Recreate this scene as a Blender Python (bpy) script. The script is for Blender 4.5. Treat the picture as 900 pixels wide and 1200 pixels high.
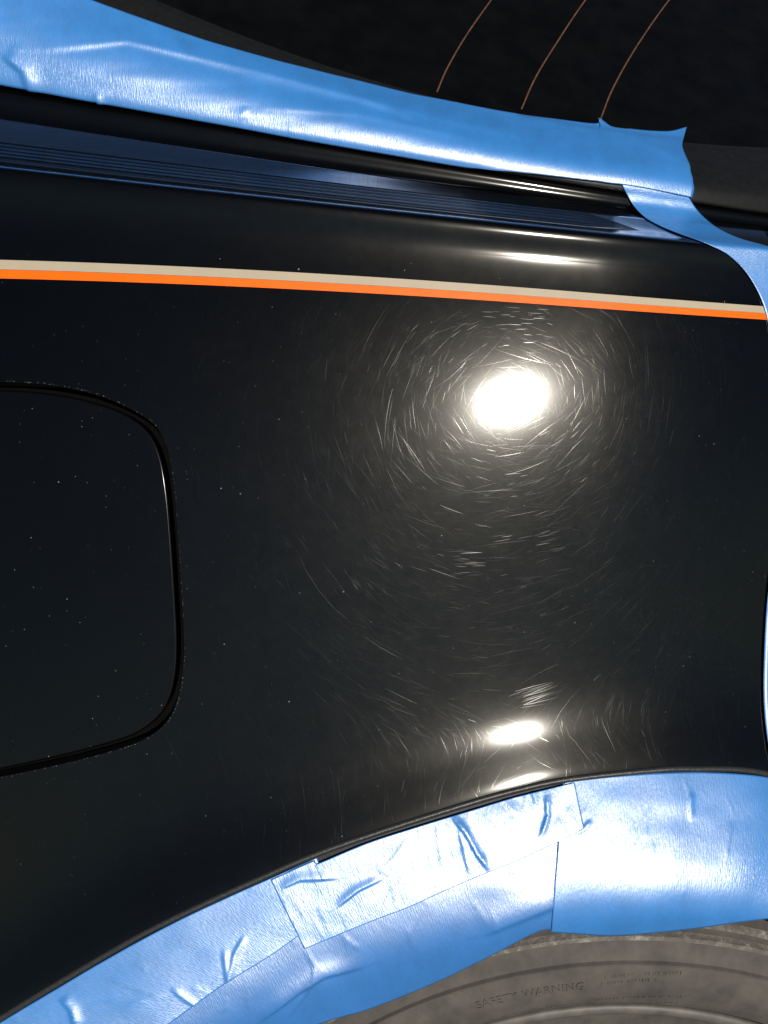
import bpy, math, random
import numpy as np
from mathutils import Vector
from mathutils.bvhtree import BVHTree
from mathutils.geometry import delaunay_2d_cdt

random.seed(7)
rng = np.random.default_rng(11)
for o in list(bpy.data.objects):
    bpy.data.objects.remove(o, do_unlink=True)
SC = bpy.context.scene
COL = SC.collection
R = math.radians

# ------------------------------------------------------------------ camera
FPX = 1100.0                      # focal length in photo pixels (900 x 1200)
PITCH = R(22.0)
DIST = 0.462
FWD = np.array([0, math.cos(PITCH), -math.sin(PITCH)])
UP = np.array([0, math.sin(PITCH), math.cos(PITCH)])
CAM = -DIST * FWD
MPP = DIST / FPX                  # metres per photo pixel on the panel
cd = bpy.data.cameras.new('camera')
cam = bpy.data.objects.new('camera', cd)
COL.objects.link(cam)
cam.location = CAM
cam.rotation_euler = (math.pi / 2 - PITCH, 0, 0)
cd.sensor_fit = 'VERTICAL'
cd.sensor_height = 36.0
cd.sensor_width = 27.0
cd.lens = 36.0 * FPX / 1200.0
cd.clip_start = 0.01
cd.clip_end = 500
SC.camera = cam

# ------------------------------------------------------------------ sky, sun, exposure
SUN_ELEV = 23.5
SUN_AZ = 11.2                     # degrees from straight behind the camera towards the car's rear
world = bpy.data.worlds.new('World')
SC.world = world
world.use_nodes = True
wn = world.node_tree
for n in list(wn.nodes):
    wn.nodes.remove(n)
wo = wn.nodes.new('ShaderNodeOutputWorld')
bg = wn.nodes.new('ShaderNodeBackground')
sky = wn.nodes.new('ShaderNodeTexSky')
sky.sky_type = 'NISHITA'
sky.sun_disc = False
sky.sun_elevation = R(SUN_ELEV)
sky.sun_rotation = R(180 - SUN_AZ)
sky.air_density = 1.0
sky.dust_density = 0.0
sky.ozone_density = 3.0
bg.inputs['Strength'].default_value = 0.05
wn.links.new(sky.outputs[0], bg.inputs['Color'])
wn.links.new(bg.outputs[0], wo.inputs['Surface'])
sd = bpy.data.lights.new('sun', 'SUN')
sd.energy = 5.0
sd.angle = R(0.53)
sd.color = (1.0, 0.95, 0.87)
sun = bpy.data.objects.new('sun', sd)
COL.objects.link(sun)
SDIR = np.array([math.sin(R(SUN_AZ)) * math.cos(R(SUN_ELEV)), -math.cos(R(SUN_AZ)) * math.cos(R(SUN_ELEV)), math.sin(R(SUN_ELEV))])
sun.location = (0.5, -2, 2)
sun.rotation_euler = Vector(SDIR).to_track_quat('Z', 'Y').to_euler()
vs = SC.view_settings
vs.view_transform = 'Standard'
vs.look = 'None'
vs.exposure = 0.3
vs.gamma = 1.0
vs.use_curve_mapping = False
SC.render.engine = 'CYCLES'
SC.cycles.max_bounces = 8
SC.cycles.sample_clamp_indirect = 4.0
SC.cycles.use_denoising = True

# ------------------------------------------------------------------ projection helpers
def ray(px, py):
    d = FWD + np.array([1.0, 0, 0]) * ((px - 450) / FPX) + UP * ((600 - py) / FPX)
    return d / np.linalg.norm(d)

def project(p):
    p = np.asarray(p) - CAM
    zc = p @ FWD
    return 450 + FPX * p[..., 0] / zc, 600 - FPX * (p @ UP) / zc

def catmull(pts, n):
    """dense smooth polyline through points, evenly spaced"""
    pts = np.asarray(pts, float)
    P = np.vstack([2 * pts[0] - pts[1], pts, 2 * pts[-1] - pts[-2]])
    out = []
    for i in range(len(pts) - 1):
        p0, p1, p2, p3 = P[i], P[i + 1], P[i + 2], P[i + 3]
        for t in np.linspace(0, 1, 24, endpoint=False):
            out.append(0.5 * ((2 * p1) + (-p0 + p2) * t + (2 * p0 - 5 * p1 + 4 * p2 - p3) * t * t + (-p0 + 3 * p1 - 3 * p2 + p3) * t ** 3))
    out.append(pts[-1])
    return resample(np.array(out), n)

def resample(pl, n):
    pl = np.asarray(pl, float)
    seg = np.linalg.norm(np.diff(pl, axis=0), axis=1)
    L = np.concatenate([[0], np.cumsum(seg)])
    t = np.linspace(0, L[-1], n)
    return np.stack([np.interp(t, L, pl[:, k]) for k in range(pl.shape[1])], axis=1)

def smooth_interp(xs, ys, x):
    """monotone cubic (PCHIP) interpolation"""
    xs = np.asarray(xs, float); ys = np.asarray(ys, float)
    h = np.diff(xs); d = np.diff(ys) / h
    m = np.zeros_like(xs)
    m[0], m[-1] = d[0], d[-1]
    for i in range(1, len(xs) - 1):
        if d[i - 1] * d[i] > 0:
            w1, w2 = 2 * h[i] + h[i - 1], h[i] + 2 * h[i - 1]
            m[i] = (w1 + w2) / (w1 / d[i - 1] + w2 / d[i])
    x = np.clip(x, xs[0], xs[-1])
    i = np.clip(np.searchsorted(xs, x) - 1, 0, len(xs) - 2)
    t = (x - xs[i]) / h[i]
    return ((1 + 2 * t) * (1 - t) ** 2 * ys[i] + t * (1 - t) ** 2 * h[i] * m[i]
            + t * t * (3 - 2 * t) * ys[i + 1] + t * t * (t - 1) * h[i] * m[i + 1])

# ------------------------------------------------------------------ mesh and material helpers
def link(name, me, mat=None, parent=None, kind=None):
    o = bpy.data.objects.new(name, me)
    COL.objects.link(o)
    if mat is not None:
        me.materials.append(mat)
    if parent is not None:
        o.parent = parent
    if kind:
        o['kind'] = kind
    return o

def mesh_obj(name, verts, faces, mat=None, parent=None, normals=None, smooth=True, kind=None, uv=None):
    me = bpy.data.meshes.new(name)
    me.from_pydata([tuple(map(float, v)) for v in verts], [], [tuple(int(i) for i in f) for f in faces])
    me.update()
    if smooth:
        me.polygons.foreach_set('use_smooth', [True] * len(me.polygons))
    if uv is not None:
        lay = me.uv_layers.new(name='UVMap')
        idx = np.zeros(len(me.loops), int)
        me.loops.foreach_get('vertex_index', idx)
        lay.data.foreach_set('uv', np.asarray(uv, float)[idx].ravel())
    if normals is not None:
        me.normals_split_custom_set_from_vertices([tuple(map(float, n)) for n in normals])
    return link(name, me, mat, parent, kind)

def grid_faces(n, m, off=0):
    """n rows of m verts"""
    f = []
    for i in range(n - 1):
        for j in range(m - 1):
            a = off + i * m + j
            f.append((a, a + 1, a + m + 1, a + m))
    return f

def empty(name, loc):
    o = bpy.data.objects.new(name, None)
    COL.objects.link(o)
    o.location = loc
    o.empty_display_size = 0.05
    return o

def tag(o, label, cat, group=None):
    o['label'] = label
    o['category'] = cat
    if group:
        o['group'] = group
    return o

class Mat:
    def __init__(self, name):
        self.m = bpy.data.materials.new(name)
        self.m.use_nodes = True
        self.t = self.m.node_tree
        self.bsdf = self.t.nodes['Principled BSDF']
        self.out = self.t.nodes['Material Output']
    def node(self, typ, **kw):
        n = self.t.nodes.new(typ)
        for k, v in kw.items():
            if k.startswith('in_'):
                key = k[3:]
                key = int(key) if key.isdigit() else key.replace('_', ' ')
                n.inputs[key].default_value = v
            else:
                setattr(n, k, v)
        return n
    def link(self, a, b):
        self.t.links.new(a, b)
    def set(self, **kw):
        for k, v in kw.items():
            self.bsdf.inputs[k.replace('_', ' ')].default_value = v
    def noise(self, scale, detail=4, rough=0.55, coord='Object', stretch=None):
        tc = self.node('ShaderNodeTexCoord')
        src = tc.outputs[coord]
        if stretch:
            mp = self.node('ShaderNodeMapping')
            mp.inputs['Scale'].default_value = stretch
            self.link(src, mp.inputs['Vector'])
            src = mp.outputs['Vector']
        nz = self.node('ShaderNodeTexNoise', in_Scale=scale, in_Detail=detail, in_Roughness=rough)
        self.link(src, nz.inputs['Vector'])
        return nz
    def ramp(self, src, stops):
        r = self.node('ShaderNodeValToRGB')
        e = r.color_ramp.elements
        while len(e) > 1:
            e.remove(e[-1])
        e[0].position, e[0].color = stops[0][0], (*stops[0][1], 1)
        for p, c in stops[1:]:
            k = e.new(p)
            k.color = (*c, 1)
        self.link(src, r.inputs['Fac'])
        return r
    def bump(self, src, strength, dist, prev=None):
        b = self.node('ShaderNodeBump', in_Strength=strength, in_Distance=dist)
        self.link(src, b.inputs['Height'])
        if prev is not None:
            self.link(prev.outputs[0], b.inputs['Normal'])
        return b

def g3(v):
    return (v, v, v)

def paint_material(name, base, glow=1.0):
    """black clear-coated paint: sharp gloss plus soft lobes imitating glare bloom and haze around the sun"""
    M = Mat(name)
    M.set(Base_Color=(*base, 1), Roughness=0.0, Specular_IOR_Level=0.14)
    bloom = M.node('ShaderNodeBsdfGlossy', in_Roughness=0.12)  # bloom around the sun's reflection, put into the gloss
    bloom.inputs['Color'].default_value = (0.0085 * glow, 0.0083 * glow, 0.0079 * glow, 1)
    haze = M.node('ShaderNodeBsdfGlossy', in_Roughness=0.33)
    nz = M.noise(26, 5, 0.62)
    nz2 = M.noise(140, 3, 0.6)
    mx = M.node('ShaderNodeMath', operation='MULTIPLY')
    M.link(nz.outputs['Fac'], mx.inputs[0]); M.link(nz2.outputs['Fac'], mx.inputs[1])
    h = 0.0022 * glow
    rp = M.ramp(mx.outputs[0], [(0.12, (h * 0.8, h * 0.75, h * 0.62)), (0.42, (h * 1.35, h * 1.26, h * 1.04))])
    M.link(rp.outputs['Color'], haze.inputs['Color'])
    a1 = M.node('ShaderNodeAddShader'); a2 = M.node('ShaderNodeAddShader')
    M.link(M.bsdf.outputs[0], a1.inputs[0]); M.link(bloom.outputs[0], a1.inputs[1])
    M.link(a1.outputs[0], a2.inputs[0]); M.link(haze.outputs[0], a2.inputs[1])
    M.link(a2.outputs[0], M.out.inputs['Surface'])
    return M.m

def stripe_material(name, col):
    M = Mat(name)
    nz = M.noise(90, 4)
    rp = M.ramp(nz.outputs['Fac'], [(0.3, tuple(c * 0.92 for c in col)), (0.7, col)])
    M.link(rp.outputs['Color'], M.bsdf.inputs['Base Color'])
    M.set(Roughness=0.45, Specular_IOR_Level=0.12)
    return M.m

def rubber_material(name, col, rough=0.55, scale=240, bump=0.15, spec=0.25):
    M = Mat(name)
    nz = M.noise(scale, 5, 0.65)
    rp = M.ramp(nz.outputs['Fac'], [(0.3, tuple(c * 0.75 for c in col)), (0.72, tuple(c * 1.25 for c in col))])
    M.link(rp.outputs['Color'], M.bsdf.inputs['Base Color'])
    M.set(Roughness=rough, Specular_IOR_Level=spec)
    b = M.bump(nz.outputs['Fac'], bump, 0.0006)
    M.link(b.outputs[0], M.bsdf.inputs['Normal'])
    return M.m

def tape_material(name, col, gloss=0.5):
    """blue crepe masking tape: ribbed across its length, waxy sheen"""
    M = Mat(name)
    tc = M.node('ShaderNodeTexCoord')
    mp = M.node('ShaderNodeMapping'); mp.inputs['Scale'].default_value = (1700, 260, 1)
    M.link(tc.outputs['UV'], mp.inputs['Vector'])
    cr = M.node('ShaderNodeTexNoise', in_Scale=1.0, in_Detail=3.0, in_Roughness=0.6)
    M.link(mp.outputs[0], cr.inputs['Vector'])
    mp2 = M.node('ShaderNodeMapping'); mp2.inputs['Scale'].default_value = (70, 45, 1)
    M.link(tc.outputs['UV'], mp2.inputs['Vector'])
    lo = M.node('ShaderNodeTexNoise', in_Scale=1.0, in_Detail=4.0, in_Roughness=0.55)
    M.link(mp2.outputs[0], lo.inputs['Vector'])
    mixf = M.node('ShaderNodeMath', operation='MULTIPLY_ADD')
    M.link(cr.outputs['Fac'], mixf.inputs[0]); mixf.inputs[1].default_value = 0.45
    M.link(lo.outputs['Fac'], mixf.inputs[2])
    rp = M.ramp(mixf.outputs[0], [(0.45, tuple(c * 0.86 for c in col)), (0.95, tuple(min(1, c * 1.1) for c in col))])
    M.link(rp.outputs['Color'], M.bsdf.inputs['Base Color'])
    M.set(Roughness=gloss, Specular_IOR_Level=0.4, Coat_Weight=1.0, Coat_Roughness=0.36, Coat_IOR=2.0)
    b1 = M.bump(lo.outputs['Fac'], 0.2, 0.0008)
    b2 = M.bump(cr.outputs['Fac'], 0.8, 0.00022, b1)
    M.link(b2.outputs[0], M.bsdf.inputs['Normal']); M.link(b2.outputs[0], M.bsdf.inputs['Coat Normal'])
    return M.m

def metal_material(name, col, rough):
    M = Mat(name)
    nz = M.noise(60, 5, 0.6, stretch=(1, 8, 8))
    rp = M.ramp(nz.outputs['Fac'], [(0.3, tuple(c * 0.85 for c in col)), (0.7, tuple(c * 1.1 for c in col))])
    M.link(rp.outputs['Color'], M.bsdf.inputs['Base Color'])
    M.set(Metallic=1.0, Roughness=rough)
    return M.m

MAT = {
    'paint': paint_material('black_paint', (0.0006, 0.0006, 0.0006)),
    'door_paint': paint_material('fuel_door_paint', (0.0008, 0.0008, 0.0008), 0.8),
    'cream': stripe_material('cream_stripe', (0.30, 0.25, 0.18)),
    'orange': stripe_material('orange_stripe', (0.80, 0.10, 0.002)),
    'moulding': rubber_material('black_moulding', (0.006, 0.006, 0.0058), 0.45, spec=0.15),
    'belt': metal_material('ribbed_dark_metal', (0.13, 0.145, 0.17), 0.24),
    'reflector': metal_material('reflector_metal', (0.34, 0.38, 0.44), 0.14),  # for the sheet added on the painted ledge to mirror more blue
    'trim': rubber_material('arch_trim_rubber', (0.02, 0.02, 0.021), 0.35, 500, 0.4),
    'liner': rubber_material('liner_plastic', (0.01, 0.011, 0.014), 0.45),
    'recess': rubber_material('near_black_recess', (0.002, 0.002, 0.002), 0.8, spec=0.02),  # even near-black floor with hardly any gloss
    'tape': tape_material('blue_masking_tape', (0.019, 0.142, 0.39)),
    'tape_worn': tape_material('blue_masking_tape_darker_roll', (0.017, 0.120, 0.345)),
}

# ------------------------------------------------------------------ body side: profile and surface
# normal elevation (degrees) of the body side against the height at which the middle column is seen
PHI_PY = [150, 176, 181, 186, 189, 192, 196, 200, 205, 210, 222, 235, 241, 244, 247, 250, 253, 256, 260, 268, 278, 289, 300, 320, 345, 380, 420, 461, 520, 600, 700, 900, 1200]
PHI_V = [44, 44, 40, 26, 13.7, 8, 13.9, 28, 46, 54, 63, 71, 77, 76, 66, 36, 20, 15.3, 10, 7, 10, 16.1, 19.6, 22.2, 22.8, 22.2, 21.3, 20.4, 19.2, 18.3, 18.2, 18.4, 16]
# slope of the feature lines (fall towards the rear), photo units
SL_PY = [-400, 0, 105, 178, 196, 207, 222, 256, 289, 345, 600, 1200]
SL_V = [0.31, 0.30, 0.268, 0.156, 0.143, 0.133, 0.108, 0.096, 0.070, 0.051, 0.045, 0.04]
QD_PY = [-400, 105, 178, 256, 320, 1200]
QD_V = [2.35e-4, 2.35e-4, 0.1e-4, 0.0, -0.5e-4, -0.5e-4]

def march(y, z, py0, phi_fn, py_end, ds=0.00015, smax=0.6):
    """walk up (py falling) or down along the profile; returns s, y, z, pyref"""
    S, Y, Z, Q = [0.0], [y], [z], [py0]
    sgn = 1.0 if py_end < py0 else -1.0
    s = 0.0
    while True:
        ph = R(float(phi_fn(Q[-1])))
        y += sgn * ds * math.sin(ph); z += sgn * ds * math.cos(ph); s += sgn * ds
        q = float(project((0, y, z))[1])
        S.append(s); Y.append(y); Z.append(z); Q.append(q)
        if (sgn > 0 and q <= py_end) or (sgn < 0 and q >= py_end) or abs(s) > smax:
            break
    return np.array(S), np.array(Y), np.array(Z), np.array(Q)

phi_body = lambda q: smooth_interp(PHI_PY, PHI_V, q)
up = march(0, 0, 600.0, phi_body, 160)
dn = march(0, 0, 600.0, phi_body, 2200, smax=0.75)
bS = np.concatenate([dn[0][::-1], up[0][1:]])
bY = np.concatenate([dn[1][::-1], up[1][1:]])
bZ = np.concatenate([dn[2][::-1], up[2][1:]])
bQ = np.concatenate([dn[3][::-1], up[3][1:]])

def shear(x, q):
    dx = x / MPP
    # ease the quadratic off outside the photographed stretch
    dxc = np.clip(dx, -700, 700)
    return -(np.interp(q, SL_PY, SL_V) * dx - np.interp(q, QD_PY, QD_V) * dxc * dxc) * MPP

def plan(x, z):
    """how the side bows in plan, turning away towards the rear corner"""
    y = (x - 0.02) ** 2 / (2 * 2.6)
    e = np.clip(x - 0.105, 0, 0.12)
    y = y + e * e * 0.7 + np.maximum(x - 0.225, 0) * 2 * 0.7 * 0.12
    y = y + 0.6 * e * e / (e + 0.06) * (z + 0.03)
    return y + TWIST * x * z
TWIST = -0.30

# arch edge: measured on the photograph, laid on the body surface in front of the flare
ARCH_PX = [(-330, 1415), (-160, 1293), (0, 1191), (130, 1113), (205, 1073), (300, 1029), (367, 1000), (440, 974), (540, 942), (600, 925), (660, 912), (750, 902), (809, 899), (900, 905)]
G_D = np.array([0, 2, 6, 12, 22, 34, 50, 75, 105, 140]) * 1e-3
G_PSI = np.array([12, 16, 19, 19, 14.4, 8.6, 4.6, 1.8, 0.4, 0])
_d = np.linspace(0, 0.14, 1401)
_sl = np.tan(np.radians(smooth_interp(G_D, G_PSI, _d)))
_g = np.concatenate([np.cumsum((_sl[::-1][1:] + _sl[::-1][:-1]) * 0.5 * (_d[1] - _d[0]))[::-1], [0]])
def flare(d):
    return np.interp(d, _d, _g) + np.where(d < 0, -d * _sl[0], 0)
G0 = float(_g[0])

def base_y(x, z):
    """body depth at x, z on the lower panel (no flare)"""
    q = np.interp(z, bZ, bQ)
    for _ in range(3):
        q = np.interp(z - shear(x, q), bZ, bQ)
    return np.interp(z - shear(x, q), bZ, bY) + plan(x, z)

def arch_point(px, py):
    d = ray(px, py)
    lo_, hi_ = 0.2, 1.3
    f = lambda t: base_y(*(CAM + t * d)[[0, 2]]) - G0 - (CAM + t * d)[1]
    ts = np.linspace(lo_, hi_, 60)
    for t0, t1 in zip(ts[:-1], ts[1:]):
        if f(t0) > 0 >= f(t1):
            for _ in range(40):
                tm = (t0 + t1) / 2
                t0, t1 = (tm, t1) if f(tm) > 0 else (t0, tm)
            return CAM + t0 * d
    raise ValueError(f'ray {px},{py} misses the body')

_tail = []
for _x, _z in ((0.245, -0.155), (0.29, -0.188), (0.33, -0.233), (0.37, -0.295)):
    _tail.append(np.array([_x, float(base_y(_x, _z)) - G0, _z]))
ARCH = catmull([arch_point(*p) for p in ARCH_PX] + _tail, 420)       # x, y, z
AX = ARCH[:, [0, 2]]

def arch_dist(x, z):
    x = np.atleast_1d(x); z = np.atleast_1d(z)
    out = np.empty(x.shape)
    a = AX[:-1]; b = AX[1:]; ab = b - a; L2 = (ab ** 2).sum(1)
    for k in range(0, x.size, 4000):
        p = np.stack([x.ravel()[k:k + 4000], z.ravel()[k:k + 4000]], 1)
        w = p[:, None, :] - a[None]
        t = np.clip((w * ab[None]).sum(2) / L2[None], 0, 1)
        dv = w - t[..., None] * ab[None]
        d2 = (dv ** 2).sum(2)
        i = d2.argmin(1)
        r = np.arange(len(p))
        cr = ab[i, 0] * w[r, i, 1] - ab[i, 1] * w[r, i, 0]
        out.ravel()[k:k + 4000] = np.sqrt(d2[r, i]) * np.where(cr >= 0, 1, -1)
    return out

def P(x, s):
    """point of the body side"""
    x = np.asarray(x, float); s = np.asarray(s, float)
    q = np.interp(s, bS, bQ)
    z = np.interp(s, bS, bZ) + shear(x, q)
    y = np.interp(s, bS, bY) + plan(x, z)
    lo = z < 0.06
    f = np.zeros_like(z)
    if lo.any():
        f[lo] = flare(arch_dist(x[lo], z[lo]))
    return np.stack([x, y - f, z], -1)

def PN(x, s, e=0.0004):
    x = np.asarray(x, float); s = np.asarray(s, float)
    du = P(x + e, s) - P(x - e, s)
    dv = P(x, s + e * 0.4) - P(x, s - e * 0.4)
    n = np.cross(du, dv)
    n /= np.linalg.norm(n, axis=-1, keepdims=True)
    n[n[..., 1] > 0] *= -1
    return n

def xs_from_px(px, py):
    """x, s of the body point seen at a photo pixel (coarse search then refinement)"""
    d = ray(px, py)
    t = DIST
    for _ in range(80):
        p = CAM + t * d
        dist = flare(arch_dist(p[0], p[2]))[0] if p[2] < 0.06 else 0.0
        err = float(base_y(p[0], p[2])) - dist - p[1]
        t += err / d[1] * 0.5
    p = CAM + t * d
    q = np.interp(p[2], bZ, bQ)
    for _ in range(6):
        q = np.interp(p[2] - shear(p[0], q), bZ, bQ)
    return p[0], float(np.interp(p[2] - shear(p[0], q), bZ, bS))

car = empty('car', (0, 0.1, -0.62))
tag(car, 'black car seen close at its rear quarter panel with orange and cream pinstripe', 'car')
car_off = np.array(car.location)
def part(name, verts, faces, mat, parent=None, **kw):
    """a part of the car; vertices given in world space"""
    o = mesh_obj(name, verts, faces, mat, None, **kw)
    o.parent = parent or car
    o.matrix_parent_inverse.identity()
    root = parent or car
    o.location = -Vector(car.location) if root is car else (0, 0, 0)
    return o
BVH_V, BVH_F = [], []

# --- the quarter panel sheet (hole for the fuel door, lower edge on the arch)
OUT_PX = [(-235, 470), (-190, 452), (-90, 447), (4, 447), (60, 451), (110, 461), (150, 477), (181, 497), (196, 524), (204, 570), (209, 630), (213, 695), (216, 745), (215, 785), (208, 822), (196, 846), (176, 863), (149, 875), (100, 889), (53, 900), (0, 911), (-90, 928), (-190, 940), (-235, 930), (-256, 890), (-256, 520)]
IN_PX = [(-222, 488), (-180, 471), (-90, 466), (0, 467), (60, 472), (105, 481), (140, 493), (165, 514), (179, 545), (186, 585), (191, 640), (195, 700), (197, 750), (196, 785), (190, 812), (178, 832), (160, 847), (140, 857), (95, 870), (50, 881), (0, 892), (-90, 909), (-180, 920), (-220, 912), (-238, 880), (-238, 530)]
def closed_loop(px, n):
    c = catmull(px + [px[0], px[1]], 26 * len(px))
    k = np.argmin(np.abs(c[len(c) // 2:, 0] - px[0][0]) + np.abs(c[len(c) // 2:, 1] - px[0][1])) + len(c) // 2
    c = resample(np.vstack([c[:k], c[:1]]), n + 1)[:-1]
    return np.array([xs_from_px(*p) for p in c])
LOOP_OUT = closed_loop(OUT_PX, 150)
LOOP_IN = closed_loop(IN_PX, 150) * 0.62 + LOOP_OUT * 0.38

X0, X1 = -0.42, 0.36
def arch_s(x):
    """profile position of the arch edge at x"""
    i = np.interp(x, ARCH[:, 0], np.arange(len(ARCH)))
    z = np.interp(i, np.arange(len(ARCH)), ARCH[:, 2])
    q = np.interp(z, bZ, bQ)
    for _ in range(6):
        q = np.interp(z - shear(x, q), bZ, bQ)
    return np.interp(z - shear(x, q), bZ, bS)

def inside(poly, pts):
    x, y = pts[:, 0], pts[:, 1]
    c = np.zeros(len(pts), bool)
    j = len(poly) - 1
    for i in range(len(poly)):
        xi, yi = poly[i]; xj, yj = poly[j]
        hit = ((yi > y) != (yj > y)) & (x < (xj - xi) * (y - yi) / (yj - yi + 1e-15) + xi)
        c ^= hit
        j = i
    return c

def near_loop(loop, pts, dist):
    d = np.min(np.linalg.norm(pts[:, None, :] - loop[None], axis=2), axis=1)
    return d < dist

S_SPLIT = float(np.interp(-306, -bQ, bS))          # above this line the shoulder is a plain grid
xs = np.linspace(X0, X1, 196)
s_lo = arch_s(xs)
NR = 84
wv = (np.linspace(0, 1, NR)) ** 1.25
pts = np.array([(x, a + (S_SPLIT - a) * w) for x, a in zip(xs, s_lo) for w in wv])
keep = ~inside(LOOP_OUT, pts) & ~near_loop(LOOP_OUT, pts, 0.0016)
border = np.vstack([np.stack([xs, s_lo], 1), np.stack([xs[::-1], np.full(len(xs), S_SPLIT)], 1)])
gp = pts[keep]
allp = np.vstack([LOOP_OUT, gp])
nL = len(LOOP_OUT)
res = delaunay_2d_cdt([Vector(p) for p in allp], [(i, (i + 1) % nL) for i in range(nL)], [], 0, 1e-7)
cv = np.array([tuple(v) for v in res[0]])
tri = np.array([f for f in res[2]])
cen = cv[tri].mean(1)
ok = ~inside(LOOP_OUT, cen)
ok &= cen[:, 1] > np.interp(cen[:, 0], xs, s_lo) - 1e-6
tri = tri[ok]
v1 = P(cv[:, 0], cv[:, 1]); n1 = PN(cv[:, 0], cv[:, 1])
# orient triangles outwards
a, b, c = v1[tri[:, 0]], v1[tri[:, 1]], v1[tri[:, 2]]
flip = np.einsum('ij,ij->i', np.cross(b - a, c - a), n1[tri[:, 0]]) < 0
tri[flip] = tri[flip][:, ::-1]
PV, PNR, PF = [v1], [n1], [tuple(t) for t in tri]
off = len(v1)
# shoulder grid above
qs = np.concatenate([np.linspace(306, 262, 60), np.linspace(261.5, 240, 70), np.linspace(239, 212, 30), np.linspace(211, 182, 90), np.linspace(181, 165, 8)])
ss = np.interp(-qs, -bQ, bS)
ss[0] = S_SPLIT
xg = np.linspace(X0, X1, 196)
gx, gs = np.meshgrid(xg, ss)
v2 = P(gx.ravel(), gs.ravel()); n2 = PN(gx.ravel(), gs.ravel(), 0.00015)
PV.append(v2); PNR.append(n2)
PF += grid_faces(len(ss), len(xg), off)
off += len(v2)
# rolled edge of the fuel door hole
def rolled_edge(loop, sign, r, wall, offset=0.0):
    p = P(loop[:, 0], loop[:, 1]); n = PN(loop[:, 0], loop[:, 1])
    p = p + n * offset
    tan = np.roll(p, -1, 0) - np.roll(p, 1, 0)
    tan /= np.linalg.norm(tan, axis=1, keepdims=True)
    h = np.cross(n, tan)
    ctr = p.mean(0)
    if np.einsum('ij,ij->i', h, ctr - p).mean() * sign < 0:
        h = -h
    V, N = [], []
    for th in np.linspace(0, math.pi / 2, 8):
        V.append(p + r * math.sin(th) * h - r * (1 - math.cos(th)) * n)
        N.append(math.cos(th) * n + math.sin(th) * h)
    V.append(V[-1] - wall * n); N.append(h)
    m = len(loop)
    F = []
    for i in range(len(V) - 1):
        for j in range(m):
            k = (j + 1) % m
            F.append((i * m + j, i * m + k, (i + 1) * m + k, (i + 1) * m + j))
    V = np.vstack(V); N = np.vstack(N)
    f0 = F[0]
    if np.dot(np.cross(V[f0[1]] - V[f0[0]], V[f0[2]] - V[f0[0]]), N[f0[0]]) < 0:
        F = [f[::-1] for f in F]
    return V, N, F
v3, n3, f3 = rolled_edge(LOOP_OUT, 1, 0.0006, 0.016)
PV.append(v3); PNR.append(n3)
PF += [tuple(i + off for i in f) for f in f3]
PV = np.vstack(PV); PNR = np.vstack(PNR)
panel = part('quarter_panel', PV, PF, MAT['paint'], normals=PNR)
BVH_V.append(PV); BVH_F.append(PF)

# --- fuel door
lo, hi = LOOP_IN.min(0), LOOP_IN.max(0)
gx, gs = np.meshgrid(np.arange(lo[0], hi[0], 0.005), np.arange(lo[1], hi[1], 0.005))
gp = np.stack([gx.ravel(), gs.ravel()], 1)
gp = gp[inside(LOOP_IN, gp) & ~near_loop(LOOP_IN, gp, 0.0018)]
allp = np.vstack([LOOP_IN, gp])
res = delaunay_2d_cdt([Vector(p) for p in allp], [(i, (i + 1) % nL) for i in range(nL)], [], 0, 1e-7)
cv = np.array([tuple(v) for v in res[0]]); tri = np.array([f for f in res[2]])
tri = tri[inside(LOOP_IN, cv[tri].mean(1))]
dn_ = PN(cv[:, 0], cv[:, 1])
dv_ = P(cv[:, 0], cv[:, 1]) - 0.0006 * dn_
a, b, c = dv_[tri[:, 0]], dv_[tri[:, 1]], dv_[tri[:, 2]]
flip = np.einsum('ij,ij->i', np.cross(b - a, c - a), dn_[tri[:, 0]]) < 0
tri[flip] = tri[flip][:, ::-1]
v3, n3, f3 = rolled_edge(LOOP_IN, -1, 0.0012, 0.006, -0.0006)
DF = [tuple(t) for t in tri] + [tuple(i + len(dv_) for i in f) for f in f3]
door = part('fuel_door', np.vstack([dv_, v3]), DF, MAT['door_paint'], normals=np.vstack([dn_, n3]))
# pocket floor behind the gap
po = P(LOOP_OUT[:, 0], LOOP_OUT[:, 1]); pn = PN(LOOP_OUT[:, 0], LOOP_OUT[:, 1])
m = len(po)
cen_ = (po - 0.010 * pn).mean(0)
fl = np.vstack([po - 0.0150 * pn + (po - po.mean(0)) * 0.02, po - 0.0150 * pn - (po - po.mean(0)) * 0.22])
part('fuel_pocket', fl, [(j, (j + 1) % m, m + (j + 1) % m, m + j) for j in range(m)], MAT['recess'])

# --- pinstripe: two bands following one body line
def stripe(name, q_top, q_bot, mat, xa, xb):
    n = 260
    x = np.linspace(xa, xb, n)
    V, N = [], []
    rows = [(q_top, 0.0), (q_top + 0.25, 1.0), (q_bot - 0.25, 1.0), (q_bot, 0.0)]
    for q, lift in rows:
        s = np.full(n, np.interp(-q, -bQ, bS))
        nn = PN(x, s)
        V.append(P(x, s) + nn * (0.00002 + 0.00007 * lift)); N.append(nn)
    o = part(name, np.vstack(V), [f[::-1] for f in grid_faces(4, n)], mat, parent=panel, normals=np.vstack(N))
    return o
stripe('cream_pinstripe', 325.5, 335.4, MAT['cream'], X0, 0.30)
stripe('orange_pinstripe', 335.8, 344.6, MAT['orange'], X0, 0.30)

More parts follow.
